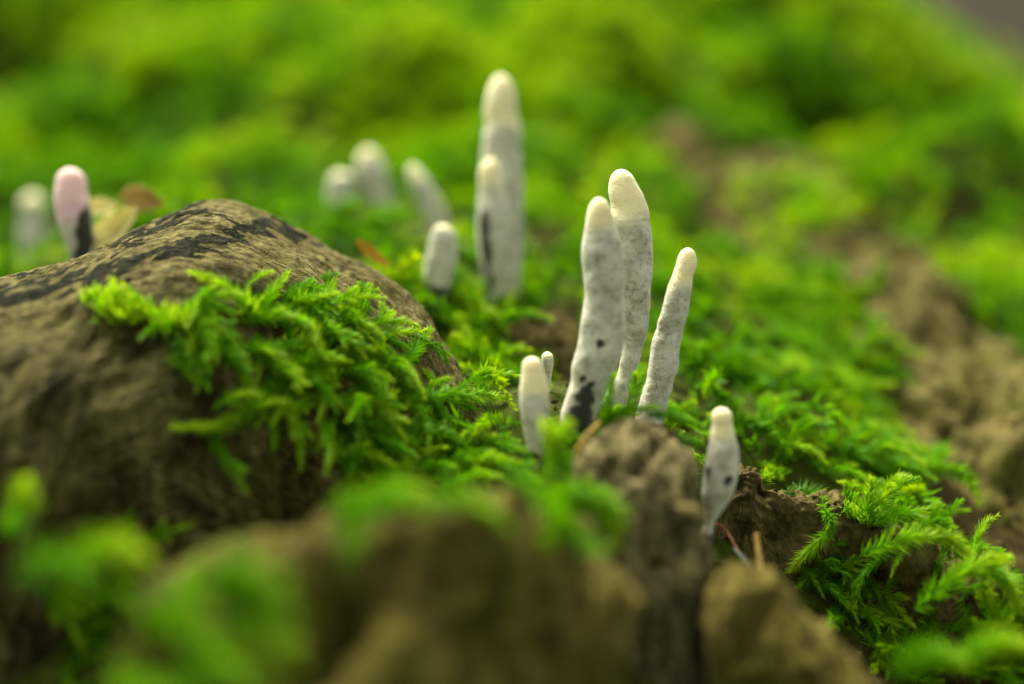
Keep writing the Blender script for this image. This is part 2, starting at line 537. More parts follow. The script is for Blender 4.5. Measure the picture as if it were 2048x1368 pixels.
mound = tag(obj('mossy_mound', mesh_from('mossy_mound', GM.reshape(-1, 3), grid_faces(NX, NY), M_GROUND, {'mossy': MOSSY})),
            'low mound of humus rising behind the pale finger fungi', 'mound', kind='structure')

def mound_at(x, y):
    i = np.clip(np.searchsorted(xs, x) - 1, 0, NX - 2)
    j = np.clip(np.searchsorted(ys, y) - 1, 0, NY - 2)
    fx = (x - xs[i]) / (xs[i + 1] - xs[i]); fy = (y - ys[j]) / (ys[j + 1] - ys[j])
    def bl(A):
        fxx, fyy = (fx[..., None], fy[..., None]) if A.ndim == 3 else (fx, fy)
        return A[i, j] * (1 - fxx) * (1 - fyy) + A[i + 1, j] * fxx * (1 - fyy) + A[i, j + 1] * (1 - fxx) * fyy + A[i + 1, j + 1] * fxx * fyy
    return bl(GZ), bl(GN)

# ------------------------------------------------------------------ roots and bark ridges
SURF = []        # grids, for the raycasts that seat moss on them
def ridge(name, label, cat, crest, mat, nu, nv, amp=(0.003, 0.0012, 0.0004), seed=1, tilt=0.0, crust=None, group=None, ext=0.05, grain=None, roundness=1.0, front_dir=(0, -1), dents=(), ride=None):
    """crest rows: photo x, photo y, metres, front reach, front drop, back reach, back drop"""
    c = np.array(crest, float)
    rows = np.hstack([unproj(c[:, 0], c[:, 1], c[:, 2]), c[:, 3:7]])
    R = catmull(rows, nu)
    P0 = R[:, :3]
    if ride is not None:      # keep the crest clear of the mound it lies on
        zz, _ = mound_at(P0[:, 0], P0[:, 1])
        P0[:, 2] = np.maximum(P0[:, 2], zz + ride)
    af, bf, ab, bb = (np.maximum(R[:, k], 0.002)[:, None] for k in (3, 4, 5, 6))
    t = np.linspace(-1.25, 1.35, nv)[None, :]
    th = np.clip(t, -1, 1) * math.pi / 2
    e = roundness
    s, co = np.sin(np.abs(th)), np.cos(th)
    fr = t >= 0
    out = np.where(fr, af, ab) * s ** e
    dn = np.where(fr, bf, bb) * (1 - co)
    over = np.clip(np.abs(t) - 1, 0, 1)
    dn = dn + over * np.where(fr, ext * 2.2, ext * 2.2)
    out = out + over * np.where(fr, tilt, 0.0)
    fd = np.array([front_dir[0], front_dir[1]], float); fd /= np.linalg.norm(fd)
    sgn = np.where(fr, 1.0, -1.0)
    G = np.zeros((nu, nv, 3))
    G[..., 0] = P0[:, None, 0] + sgn * out * fd[0]
    G[..., 1] = P0[:, None, 1] + sgn * out * fd[1]
    G[..., 2] = P0[:, None, 2] - dn
    us = np.r_[0, np.cumsum(np.linalg.norm(np.diff(P0, axis=0), axis=1))]
    vsx = np.cumsum(np.r_['1', np.zeros((nu, 1)), np.linalg.norm(np.diff(G, axis=1), axis=-1)], axis=1)
    vsx = vsx - vsx[:, [nv // 2]]
    SUV = np.stack([np.broadcast_to(us[:, None], (nu, nv)), vsx, 0 * vsx + seed * 3.1], -1)
    N = grid_normals(G)
    if N[nu // 2, nv // 2, 2] < 0: N = -N
    g = np.array(grain if grain is not None else (160, 160, 1.0))
    d = amp[0] * fbm(G * 45 + seed, 3, seed) + amp[1] * fbm(SUV * g, 4, seed + 7, ridged=True) + amp[2] * fbm(SUV * g * 4.1, 3, seed + 17, ridged=True)
    px, py, dd = proj(G)
    for dx, dy, rad, dep in dents:
        d = d - dep * np.exp(-(((px - dx) / rad) ** 2 + ((py - dy) / rad) ** 2))
    G2 = G + N * d[..., None]
    A = {'suv': SUV.reshape(-1, 3), 'front': np.broadcast_to(t, (nu, nv)).reshape(-1) + 0.22 * fbm(G * 70, 3, seed + 2).reshape(-1)}
    if crust is not None:
        px, py, dd = proj(G2)
        A['crust'] = crust(px, py, SUV).reshape(-1)
    o = obj(name, mesh_from(name, G2.reshape(-1, 3), grid_faces(nu, nv), mat, A))
    tag(o, label, cat, group)
    SURF.append(G2)
    return o

def root_crust(px, py, SUV):
    n = fbm(SUV * np.array([260, 900, 1.0]), 4, 77) * 0.5 + 0.5
    m = np.zeros(px.shape)
    for line, w, s in (([(-100, 610), (60, 575), (200, 548), (330, 505), (430, 480), (500, 462)], 30, 1.0), ([(470, 470), (530, 452), (590, 465)], 26, 1.05), ([(230, 490), (300, 455), (390, 415)], 34, 0.75),
                       ([(360, 450), (440, 440), (520, 440)], 26, 0.55), ([(120, 580), (200, 590), (300, 545)], 20, .5), ([(560, 470), (640, 500)], 12, .5)):
        m = np.maximum(m, s * np.exp(-(seg_dist(px, py, line) / w) ** 2))
    n2 = fbm(SUV * np.array([60, 260, 1.0]), 3, 78)
    return np.where(m > 0.03, m * 0.74 + 1.7 * (n - 0.5) + 0.3 * n2, 0)

root = ridge('tree_root', 'broad grey-brown weathered root with black crust streaks along its crest', 'root',
      [(-420, 700, .300, .05, .05, .03, .05), (-220, 640, .312, .055, .05, .03, .05), (-60, 590, .325, .06, .05, .03, .05), (150, 522, .335, .062, .047, .03, .05), (300, 443, .345, .064, .046, .028, .06), (420, 402, .350, .064, .048, .025, .06),
       (520, 430, .350, .060, .047, .022, .055), (650, 502, .350, .052, .042, .02, .05), (760, 567, .346, .042, .036, .018, .045), (850, 650, .342, .030, .030, .014, .04), (930, 765, .335, .018, .026, .012, .03), (985, 870, .325, .012, .02, .01, .03), (1030, 980, .312, .01, .02, .01, .03)],
      M_WOOD, 520, 300, amp=(0.0026, 0.0009, 0.0004), seed=3, crust=root_crust, ext=.045, grain=(75, 240, 1.0), tilt=.03,
      dents=[(600, 950, 60, .004), (330, 960, 90, .004), (520, 880, 40, -.003), (660, 960, 40, -.003)])

ridge('bark_lump', 'large blurred olive-brown bark lump in front of the moss', 'bark',
      [(260, 1230, .235, .03, .05, .02, .05), (400, 1130, .245, .03, .05, .02, .05), (560, 1085, .25, .03, .05, .02, .05), (750, 1065, .25, .03, .05, .018, .04), (860, 1015, .255, .028, .045, .018, .035), (960, 985, .262, .026, .045, .015, .03), (1070, 1000, .268, .026, .045, .015, .03), (1170, 1090, .27, .03, .05, .015, .03), (1240, 1200, .265, .03, .05, .015, .03)],
      M_BARK, 220, 130, amp=(0.006, 0.002, 0.0006), seed=9, ext=.05, grain=(110, 130, 1.0),
      dents=[(650, 1230, 80, .012), (900, 1150, 60, .004), (610, 1340, 60, .010), (1000, 1300, 70, .006)])
ridge('bark_chunk', 'upright cracked grey-brown bark chunk below the tallest pair of fingers', 'bark',
      [(1120, 1010, .288, .02, .05, .012, .03), (1170, 925, .295, .022, .05, .012, .03), (1215, 872, .300, .025, .05, .012, .03), (1270, 848, .304, .03, .05, .012, .03), (1325, 872, .304, .03, .05, .012, .03), (1368, 925, .302, .028, .05, .012, .03), (1386, 1010, .301, .022, .05, .012, .03), (1406, 1090, .299, .016, .05, .012, .03), (1414, 1200, .292, .012, .05, .012, .03)],
      M_BARK_GREY, 240, 200, amp=(0.003, 0.0015, 0.0006), seed=14, ext=.05, grain=(170, 110, 1.0), dents=[(1270, 940, 16, .003), (1310, 900, 14, .003), (1330, 1100, 50, .004)])
ridge('bark_slope', 'blurred tan bark slope falling away beside the bark chunk', 'bark',
      [(1405, 1260, .280, .02, .04, .01, .03), (1440, 1165, .284, .02, .04, .01, .03), (1490, 1150, .285, .02, .04, .01, .03), (1570, 1205, .282, .022, .04, .01, .03), (1660, 1285, .276, .025, .04, .01, .03), (1750, 1390, .268, .025, .04, .01, .03), (1850, 1520, .25, .025, .04, .01, .03)],
      M_BARK, 200, 140, amp=(0.004, 0.0017, 0.0006), seed=21, ext=.05, grain=(150, 150, 1.0), dents=[(1500, 1250, 30, .004)])
ridge('bark_ledge', 'dark bark ledge with crumbly edge beside the lone right finger', 'bark',
      [(1420, 1000, .334, .004, .03, .01, .02), (1455, 955, .334, .005, .03, .012, .02), (1500, 940, .334, .006, .03, .014, .02), (1570, 985, .334, .006, .03, .014, .02), (1680, 1005, .336, .007, .03, .014, .02), (1790, 1045, .336, .009, .03, .014, .02), (1900, 1100, .334, .012, .03, .014, .02), (2000, 1165, .330, .014, .03, .014, .02), (2120, 1240, .325, .016, .03, .014, .02), (2260, 1340, .32, .016, .03, .014, .02)],
      M_BARK_DARK, 420, 170, amp=(0.0045, 0.0026, 0.0009), seed=33, ext=.05, grain=(120, 130, 1.0), tilt=.02,
      dents=[(1570, 1060, 40, .006), (1700, 1150, 60, .006), (1530, 980, 16, .003), (1480, 1060, 25, .004), (1830, 1120, 40, -.006), (1960, 1190, 50, -.004)])
ridge('exposed_root', 'pale olive root running down the right side of the mound', 'root',
      [(1330, 430, .60, .02, .02, .02, .02), (1420, 395, .57, .03, .02, .02, .02), (1520, 360, .555, .04, .024, .02, .02), (1610, 380, .54, .045, .025, .02, .02), (1700, 490, .50, .045, .025, .018, .02), (1800, 590, .465, .045, .025, .018, .02), (1920, 690, .44, .05, .025, .016, .02), (2050, 800, .42, .05, .025, .016, .02), (2180, 930, .40, .05, .025, .016, .02), (2350, 1100, .385, .05, .025, .016, .02)],
      M_BARK_PALE, 260, 110, amp=(0.009, 0.0045, 0.0012), seed=41, ext=.03, grain=(60, 120, 1.0), front_dir=(-.55, -1), ride=.008)
ridge('bark_hump', 'small dark brown bark hump in the hollow behind the bent front finger', 'bark',
      [(960, 720, .375, .010, .02, .01, .02), (1000, 655, .38, .012, .02, .01, .02), (1050, 628, .382, .014, .02, .01, .02), (1110, 628, .382, .014, .02, .01, .02), (1160, 660, .38, .012, .02, .01, .02), (1210, 740, .375, .01, .02, .01, .02)],
      M_BARK_DARK, 120, 80, amp=(0.0025, 0.0015, 0.0005), seed=52, ext=.02, grain=(200, 240, 1.0))
ridge('bark_stub', 'little brown bark stub at the foot of the two far blurred fingers', 'bark',
      [(650, 480, .440, .008, .015, .01, .02), (700, 418, .443, .010, .015, .01, .02), (755, 430, .443, .010, .015, .01, .02), (810, 480, .440, .008, .015, .01, .02)],
      M_BARK_DARK, 80, 60, amp=(0.0025, 0.0015, 0.0005), seed=57, ext=.02, grain=(200, 240, 1.0))

# raycast surface: mound + bark
def bvh_of(grids):
    V, F, k = [], [], 0
    for G in grids:
        g = G[::2, ::2]
        V.append(g.reshape(-1, 3)); F.append(grid_faces(g.shape[0], g.shape[1]) + k); k += g.shape[0] * g.shape[1]
    return BVHTree.FromPolygons(np.vstack(V).tolist(), np.vstack(F).tolist())
BVH_BARK = bvh_of(SURF)
BVH_ALL = bvh_of(SURF + [GM])
def hit(px, py):
    d = unproj(px, py, 1.0) - CAM
    d = Vector(d).normalized()
    p, n, i, t = BVH_ALL.ray_cast(Vector(CAM), d)
    if p is None: return None, None
    if n.z < 0 and n.dot(d) > 0: n = -n
    if n.dot(d) > 0: n = -n
    return np.array(p), np.array(n)

# ------------------------------------------------------------------ finger fungi
def fungus(name, label, rows, depth, cream, blacks=(), slim=1.0, pink=None, seed=0, lean=0.0, sink=0.010, group=None, knob=0.0007):
    """rows: photo y, left x, right x from tip to foot; depth in metres (foot nearer/farther by lean)"""
    r = np.array(rows, float)
    n_r, n_a = 150, 64
    yy = np.linspace(0, 1, n_r) ** 1.25
    yk = (r[:, 0] - r[0, 0]) / (r[-1, 0] - r[0, 0])
    cxs = pchip(yy, yk, (r[:, 1] + r[:, 2]) / 2)
    hw = (r[:, 2] - r[:, 1]) / 2
    hw[0] = 0
    hw = hw * slim
    w = np.sqrt(np.maximum(pchip(yy, yk, hw ** 2), 0) + 1e-4)
    w_raw = w.copy()
    ker = np.hanning(11); ker /= ker.sum()
    sm = lambda a: np.convolve(np.pad(a, 5, mode='edge'), ker, 'valid')
    cxs, w = sm(cxs), sm(w)
    bl = smooth(0.03, 0.10, yy)
    w = w_raw * (1 - bl) + w * bl
    pyv = r[0, 0] + yy * (r[-1, 0] - r[0, 0])
    dep = depth + lean * yy
    C = unproj(cxs, pyv, dep)
    Rr = w * K * dep
    # extend the foot into the ground
    nx = 14
    ext = np.linspace(0, 1, nx + 1)[1:, None]
    dirn = (C[-1] - C[-12]); dirn /= np.linalg.norm(dirn); dirn = dirn * 0.5 + np.array([0, 0, -0.5]); dirn /= np.linalg.norm(dirn)
    C = np.vstack([C, C[-1] + ext * sink * dirn])
    Rr = np.r_[Rr, Rr[-1] * (1 - 0.25 * ext[:, 0])]
    n_t = n_r + nx
    ang = np.linspace(0, 2 * math.pi, n_a, endpoint=False)
    T = np.gradient(C, axis=0); T /= np.linalg.norm(T, axis=1, keepdims=True)
    A1 = RIGHT - (T @ RIGHT)[:, None] * T; A1 /= np.linalg.norm(A1, axis=1, keepdims=True)
    A2 = np.cross(T, A1)
    if A2[n_t // 2] @ FWD > 0: A2 = -A2            # A2 points to the camera side
    P = C[:, None] + Rr[:, None, None] * (np.cos(ang)[None, :, None] * A1[:, None] + np.sin(ang)[None, :, None] * A2[:, None])
    N = np.cos(ang)[None, :, None] * A1[:, None] + np.sin(ang)[None, :, None] * A2[:, None]
    up = np.r_[1 - yy, np.zeros(nx)]
    calm = smooth(0.0, 0.16, 1 - up)[:, None]
    d = knob * fbm(P * np.array([110, 110, 190.]) + seed * 5, 2, 60 + seed) * 1.0 + knob * 0.10 * fbm(P * 700, 2, 90 + seed)
    P = P + N * (d * calm)[..., None]
    px, py, _ = proj(P)
    U = np.repeat(up[:, None], n_a, 1)
    wob = 0.02 * fbm(P * 300, 2, 5)
    cr = smooth(1 - cream - 0.05, 1 - cream + 0.05, U + wob)
    blk = np.zeros(U.shape)
    fr = N @ (-FWD)
    nb = fbm(P * np.array([420, 420, 300.]), 3, 130 + seed)
    jx, jy = 9 * fbm(P * 420 + 3, 2, 140 + seed), 9 * fbm(P * 420 + 9, 2, 150 + seed)
    for bx, by, rx, ry, s in blacks:
        v = 1.25 * np.exp(-(((px - bx + jx) / rx) ** 2 + ((py - by + jy) / ry) ** 2)) * s * (fr > -0.2)
        blk = np.maximum(blk, v)
    blk = blk + 0.38 * nb * (blk > 0.12)
    foot = smooth(0.05, -0.02, U) * 0.9
    blk = np.maximum(blk, foot)
    pk = np.zeros(U.shape) if pink is None else pink * smooth(.35, .6, U)
    F = grid_faces(n_t, n_a, wrap=True)
    V = P.reshape(-1, 3)
    base = C[n_r - 1]
    e = tag(obj(name, None), label, 'fungus', group)
    e.empty_display_size = 0.005
    e.location = base
    A = {'up': U, 'black': blk, 'cream': cr, 'pink': pk}
    # tip and stalk: two parts that meet at the cream line
    cut = int(np.searchsorted(yy, cream))
    def part(pn, i0, i1, cap_top=False):
        ids = slice(i0 * n_a, (i1 + 1) * n_a)
        v = V[ids] - base
        f = grid_faces(i1 - i0 + 1, n_a, wrap=True)
        a = {k: x.reshape(-1)[ids] for k, x in A.items()}
        if cap_top:
            v = np.vstack([v, (C[0] - T[0] * Rr[0] * 0.25 - base)[None]])
            tri = np.array([[j, (j + 1) % n_a, len(v) - 1, len(v) - 1] for j in range(n_a)])
            a = {k: np.r_[x, x[0]] for k, x in a.items()}
            me = bpy.data.meshes.new(pn)
            me.from_pydata(v.tolist(), [], f[:, ::-1].tolist() + [[t[1], t[0], t[2]] for t in tri.tolist()])
            for p in me.polygons: p.use_smooth = True
            for an, av in a.items():
                me.attributes.new(an, 'FLOAT', 'POINT').data.foreach_set('value', np.asarray(av, np.float32))
            me.materials.append(M_FUNGUS)
        else:
            me = mesh_from(pn, v, f[:, ::-1], M_FUNGUS, a)
        return obj(pn, me, e)
    part('tip', 0, cut, True)
    part('stalk', cut, n_t - 1)
    return e

FG = 'pale finger fungi growing from the mossy bark'
fungus('finger_fungus', 'tallest blurred pale finger fungus standing behind a shorter one in the hollow',
       [(148, 995, 1005), (175, 975, 1029), (215, 967, 1038), (260, 966, 1042), (310, 962, 1045), (360, 958, 1047), (430, 960, 1048), (500, 964, 1047), (550, 970, 1043), (590, 980, 1036), (620, 988, 1028)],
       .398, .24, [(0, 0, 1, 1, 0)], seed=1, slim=.93, group=FG)
fungus('finger_fungus', 'shorter pale finger fungus with a long black streak, leaning on the tallest blurred one',
       [(314, 975, 985), (335, 960, 1000), (380, 957, 1014), (440, 950, 1026), (500, 952, 1030), (550, 960, 1026), (585, 968, 1018), (615, 978, 1006)],
       .388, .20, [(969, 455, 11, 40, 1.0), (974, 510, 11, 40, .95), (980, 565, 9, 25, .8)], seed=2, slim=.93, group=FG)
fungus('finger_fungus', 'short stubby grey finger fungus in the moss between root and tallest finger',
       [(449, 886, 896), (462, 866, 910), (485, 858, 916), (515, 852, 914), (545, 847, 906), (575, 846, 898)], .382, .10, [(845, 562, 8, 12, .9)], seed=3, group=FG)
fungus('finger_fungus', 'slim blurred finger fungus tilted sideways behind the stubby grey one',
       [(328, 818, 830), (345, 810, 846), (380, 822, 870), (420, 842, 892), (455, 850, 902), (490, 858, 900)], .425, .22, [], seed=4, slim=.84, group=FG)
fungus('finger_fungus', 'wide blurred grey finger fungus standing on the little bark stub',
       [(295, 730, 742), (315, 710, 765), (350, 712, 776), (390, 726, 784), (420, 738, 788), (450, 746, 786)], .446, .18, [], seed=5, slim=.84, group=FG)
fungus('finger_fungus', 'low blurred whitish stub of fungus beside the wide grey one',
       [(342, 675, 687), (355, 655, 707), (380, 648, 714), (405, 650, 712), (430, 655, 705)], .444, .15, [], seed=6, slim=.84, group=FG)
fungus('finger_fungus', 'pinkish-topped finger fungus with a black flank behind the root crest',
       [(335, 132, 148), (350, 115, 166), (380, 111, 175), (410, 112, 180), (440, 116, 186), (480, 130, 188), (515, 142, 186), (540, 146, 182)],
       .372, .38, [(172, 440, 16, 30, 1.1), (168, 480, 18, 35, 1.1), (165, 520, 20, 30, 1.1)], pink=.7, seed=7, group=FG)
fungus('finger_fungus', 'faint strongly blurred pale finger fungus far behind the pinkish one',
       [(385, 58, 70), (400, 40, 90), (430, 36, 96), (470, 38, 98), (510, 44, 96), (540, 50, 90)], .47, .2, [], seed=8, slim=.84, group=FG)
fungus('finger_fungus', 'tall pale finger fungus with black patch at its foot and one dark spot',
       [(394, 1190, 1202), (408, 1179, 1216), (430, 1172, 1226), (470, 1168, 1234), (510, 1165, 1243), (560, 1168, 1246), (610, 1167, 1250), (650, 1160, 1252), (690, 1156, 1246), (730, 1148, 1232), (770, 1138, 1218), (810, 1128, 1200), (850, 1124, 1184), (890, 1128, 1172), (915, 1134, 1166)],
       .318, .13, [(1201, 686, 10, 9, 1.0), (1161, 757, 7, 9, .85), (1168, 795, 20, 22, .95), (1180, 775, 10, 14, .8), (1160, 840, 24, 30, 1.1), (1150, 880, 30, 30, 1.2)], seed=9, lean=.002, group=FG)
fungus('finger_fungus', 'cream-tipped tall finger fungus with speckled flank, touching the one with black foot',
       [(338, 1234, 1247), (352, 1220, 1264), (375, 1215, 1276), (410, 1216, 1287), (450, 1218, 1300), (490, 1222, 1303), (540, 1224, 1302), (590, 1232, 1301), (640, 1238, 1302), (670, 1240, 1297), (705, 1240, 1282), (750, 1232, 1270), (790, 1218, 1258), (830, 1200, 1246), (860, 1195, 1236)],
       .335, .20, [], seed=10, group=FG, knob=.0009)
fungus('finger_fungus', 'tapering knobbly grey finger fungus with peach tip, leaning away from the tall pair',
       [(495, 1370, 1382), (505, 1361, 1390), (530, 1352, 1394), (560, 1338, 1389), (590, 1327, 1385), (630, 1317, 1377), (670, 1307, 1368), (700, 1300, 1360), (735, 1297, 1358), (765, 1291, 1350), (790, 1284, 1337), (820, 1277, 1329), (850, 1272, 1322)],
       .338, .22, [], seed=11, group=FG, knob=.0010)
fungus('finger_fungus', 'short cream-headed finger fungus narrowing to a black foot before the hollow',
       [(713, 1058, 1070), (724, 1046, 1082), (745, 1043, 1088), (780, 1042, 1095), (820, 1041, 1098), (855, 1044, 1095), (890, 1051, 1089), (920, 1057, 1083), (945, 1060, 1079)],
       .314, .34, [(1069, 922, 13, 16, 1.0)], seed=12, group=FG)
fungus('finger_fungus', 'tiny oval fungus bud peeking out behind the cream-headed short finger',
       [(703, 1090, 1098), (712, 1083, 1106), (730, 1082, 1109), (750, 1085, 1107), (770, 1089, 1103), (800, 1090, 1100)], .334, .12, [], seed=13, group=FG)
fungus('finger_fungus', 'lone hunched finger fungus with dark flank spot between bark chunk and ledge',
       [(814, 1437, 1449), (826, 1424, 1462), (850, 1419, 1469), (885, 1417, 1475), (920, 1416, 1476), (950, 1411, 1474), (980, 1406, 1467), (1010, 1404, 1454), (1040, 1404, 1434), (1070, 1402, 1424)],
       .312, .26, [(1456, 962, 11, 13, 1.1), (1410, 945, 9, 14, .7)], seed=14, group=FG)

# ------------------------------------------------------------------ moss fronds
rng = np.random.default_rng(7)
def frond_geo(curve, nrm, n_leaf, leaf_len, leaf_w, spread=0.75, rs=None, flat=0.75, taper=True):
    rs = rs or rng
    curve = np.asarray(curve, float)
    n = len(curve)
    s = np.sort(rs.uniform(0.0, 1.0, n_leaf)) ** 0.9
    idx = s * (n - 1)
    i = np.clip(idx.astype(int), 0, n - 2)
    f = (idx - i)[:, None]
    p = curve[i] * (1 - f) + curve[i + 1] * f
    T = curve[i + 1] - curve[i]; T /= np.linalg.norm(T, axis=1, keepdims=True) + 1e-12
    N = nrm - (T @ nrm)[:, None] * T; N /= np.linalg.norm(N, axis=1, keepdims=True) + 1e-12
    B = np.cross(T, N)
    phi = rs.uniform(0, 2 * math.pi, n_leaf)
    side = np.cos(phi)[:, None] * B + flat * np.sin(phi)[:, None] * N
    side /= np.linalg.norm(side, axis=1, keepdims=True)
    al = spread * (1 - 0.55 * s) * rs.uniform(0.65, 1.25, n_leaf)
    dirn = np.cos(al)[:, None] * T + np.sin(al)[:, None] * side
    L = leaf_len * rs.uniform(0.65, 1.2, n_leaf) * ((0.75 + 0.5 * np.sin(math.pi * np.clip(s, 0, 1) ** .8) - 0.25 * s) if taper else 1)
    L = L[:, None]
    wv = np.cross(dirn, side); wv /= np.linalg.norm(wv, axis=1, keepdims=True) + 1e-12
    tw = rs.uniform(-.7, .7, n_leaf)[:, None]
    wv = wv * np.cos(tw) + np.cross(dirn, wv) * np.sin(tw)
    curl = (side * rs.uniform(-.15, .30, n_leaf)[:, None]) * L
    wd = leaf_w * rs.uniform(.8, 1.2, n_leaf)[:, None]
    v = np.stack([p, p + dirn * L * .38 + wv * wd / 2 - curl * .1, p + dirn * L + curl * .5, p + dirn * L * .38 - wv * wd / 2 - curl * .1], 1)
    along = np.stack([s * .75, s * .85 + .05, s * .8 + .2, s * .85 + .05], 1)
    F = np.arange(n_leaf * 4).reshape(-1, 4)
    # stem
    k = min(n, 8)
    ci = np.linspace(0, n - 1, k).astype(int)
    c = curve[ci]
    Tt = np.gradient(c, axis=0); Tt /= np.linalg.norm(Tt, axis=1, keepdims=True)
    Nn = nrm - (Tt @ nrm)[:, None] * Tt; Nn /= np.linalg.norm(Nn, axis=1, keepdims=True)
    Bb = np.cross(Tt, Nn)
    rr = leaf_w * .35 * np.linspace(1, .4, k)[:, None, None]
    a = np.array([0, 2.1, 4.2])
    sv = c[:, None] + rr * (np.cos(a)[None, :, None] * Nn[:, None] + np.sin(a)[None, :, None] * Bb[:, None])
    sf = grid_faces(k, 3, wrap=True) + len(F) * 4
    V = np.vstack([v.reshape(-1, 3), sv.reshape(-1, 3)])
    al2 = np.r_[along.ravel(), np.repeat(np.linspace(.1, .8, k), 3)]
    return V, np.vstack([F, sf]), al2

def bank_curve(rs, bend):
    t = np.linspace(0, 1, 12)
    rise = rs.uniform(.15, .55)
    sx = t
    z = rise * np.sin(t * math.pi * rs.uniform(.55, .95)) * .6 - bend * .25 * t ** 2.5
    y = rs.uniform(-.25, .25) * t ** 2 + rs.uniform(-.06, .06) * np.sin(t * 5)
    return np.stack([sx, y, z], 1)

def branchy(rs, n_leaf, leaf_len, leaf_w, branches, bend):
    c = bank_curve(rs, bend)
    V, F, A = frond_geo(c, np.array([0, 0, 1.]), n_leaf, leaf_len, leaf_w, spread=1.05, rs=rs)
    Vs, Fs, As, k = [V], [F], [A], len(V)
    for b in range(branches):
        i = rs.integers(3, 9)
        p = c[i]; T = c[i + 1] - c[i]; T /= np.linalg.norm(T)
        sgn = -1 if b % 2 else 1
        dv = T * .75 + sgn * np.array([0, 1, 0]) * rs.uniform(.45, .8) + np.array([0, 0, rs.uniform(-.1, .3)])
        dv /= np.linalg.norm(dv)
        ln = rs.uniform(.25, .42)
        tt = np.linspace(0, 1, 7)[:, None]
        cc = p + dv * ln * tt + np.array([0, 0, -.12]) * ln * tt ** 2
        v, f, a = frond_geo(cc, np.array([0, 0, 1.]), int(n_leaf * .4), leaf_len * .8, leaf_w, rs=rs)
        Vs.append(v); Fs.append(f + k); As.append(a); k += len(v)
    return np.vstack(Vs), np.vstack(Fs), np.concatenate(As)

BANK = []
for b in range(18):
    rs = np.random.default_rng(100 + b)
    V, F, A = branchy(rs, 230, .21, .024, [0, 2, 1, 3][b % 4], rs.uniform(-.2, 1.2))
    BANK.append(mesh_from('moss_frond', V, F, M_MOSS, {'along': A}, smooth_shade=False))
TUFT = []
for b in range(6):
    rs = np.random.default_rng(300 + b)
    Vs, Fs, As, k = [], [], [], 0
    for q in range(26):      # bristly little cushion
        a, r = rs.uniform(0, 6.28), rs.uniform(0, .45)
        p = np.array([r * math.cos(a), r * math.sin(a), -.1])
        tp = p * 1.5 + np.array([rs.normal(0, .1), rs.normal(0, .1), rs.uniform(.5, 1.0)])
        w = rs.normal(0, 1, 3); w -= w @ (tp - p) * (tp - p) / ((tp - p) @ (tp - p)); w *= .045 / np.linalg.norm(w)
        m = p * .4 + tp * .6
        Vs.append(np.array([p - w * .6, m - w, tp, m + w])); Fs.append(np.array([[0, 1, 2, 3]]) + k); k += 4
        As.append(np.array([.2, .6, 1., .6]))
    TUFT.append(mesh_from('moss_tuft', np.vstack(Vs), np.vstack(Fs), M_MOSS, {'along': np.concatenate(As)}, smooth_shade=False))

def basis(p, n, heading, size, wid=1.0):
    n = np.asarray(n, float); n /= np.linalg.norm(n)
    x = heading - (heading @ n) * n
    if np.linalg.norm(x) < 1e-4: x = np.cross(n, [1, 0, 0])
    x /= np.linalg.norm(x)
    y = np.cross(n, x)
    M = Matrix(((x[0] * size, y[0] * size * wid, n[0] * size * wid, p[0]), (x[1] * size, y[1] * size * wid, n[1] * size * wid, p[1]), (x[2] * size, y[2] * size * wid, n[2] * size * wid, p[2]), (0, 0, 0, 1)))
    return M

def moss_patch(label, polys, count, size, flow, seed, strands=(), tufts=0, lift=0.35, wid=.72, jitter=.8):
    """polys: outlines on the photo, seated on whatever surface lies there; flow: heading in photo x / y"""
    rs = np.random.default_rng(seed)
    pts = []
    allp = np.vstack([np.array(p, float) for p in polys])
    lo, hi = allp.min(0), allp.max(0)
    tries = 0
    while len(pts) < count and tries < count * 30:
        tries += 1
        q = rs.uniform(lo, hi)
        if not any(in_poly(q[:1], q[1:], p)[0] for p in polys): continue
        P, n = hit(q[0], q[1])
        if P is None: continue
        pts.append((P, n))
    c = np.mean([p for p, _ in pts], 0)
    e = tag(obj('moss_patch', None), label, 'moss', 'feathery moss patches')
    e.location = c
    e.empty_display_size = .005
    for k, (P, n) in enumerate(pts):
        a = rs.normal(0, jitter)
        fx = flow[0] * math.cos(a) - flow[1] * math.sin(a); fy = flow[0] * math.sin(a) + flow[1] * math.cos(a)
        h = RIGHT * fx - UP * fy + FWD * rs.normal(0, .35)
        nn = n * (1 - lift) + np.array([0, 0, 1.]) * lift + rs.normal(0, .18, 3)
        tuft = k >= count - tufts
        o = obj('moss_tuft' if tuft else 'moss_frond', (TUFT if tuft else BANK)[rs.integers(0, 6 if tuft else len(BANK))], e)
        M = basis(P - c + n * .0006, nn, h, size * rs.uniform(.6, 1.25) * (.45 if tuft else 1), 1.0 if tuft else wid)
        o.matrix_local = M
    for st in strands:
        line, sz = st[0], st[1]
        L3 = []
        for (x, y) in line:
            P, n = hit(x, y)
            if P is None: continue
            L3.append((P, n))
        if len(L3) < 2: continue
        d0 = np.median([(p - CAM) @ FWD for p, _ in L3])
        dd = st[2] if len(st) > 2 else None
        pl = []
        for (x, y), (P, n) in zip(line, L3):
            d = dd if dd else np.clip((P - CAM) @ FWD, d0 - .012, d0 + .012) - .0025
            pl.append(unproj(x, y, d))
        cv = catmull(np.array(pl), 24)
        ln = np.linalg.norm(np.diff(cv, axis=0), axis=1).sum()
        V, F, A = frond_geo(cv - c, np.array([0, -.5, .85]), int(100 + ln * 15000), .0029 * sz, .00027 * sz, spread=.95, rs=rs, flat=.9)
        obj('moss_frond', mesh_from('moss_frond', V, F, M_MOSS, {'along': A}, smooth_shade=False), e)
    return e

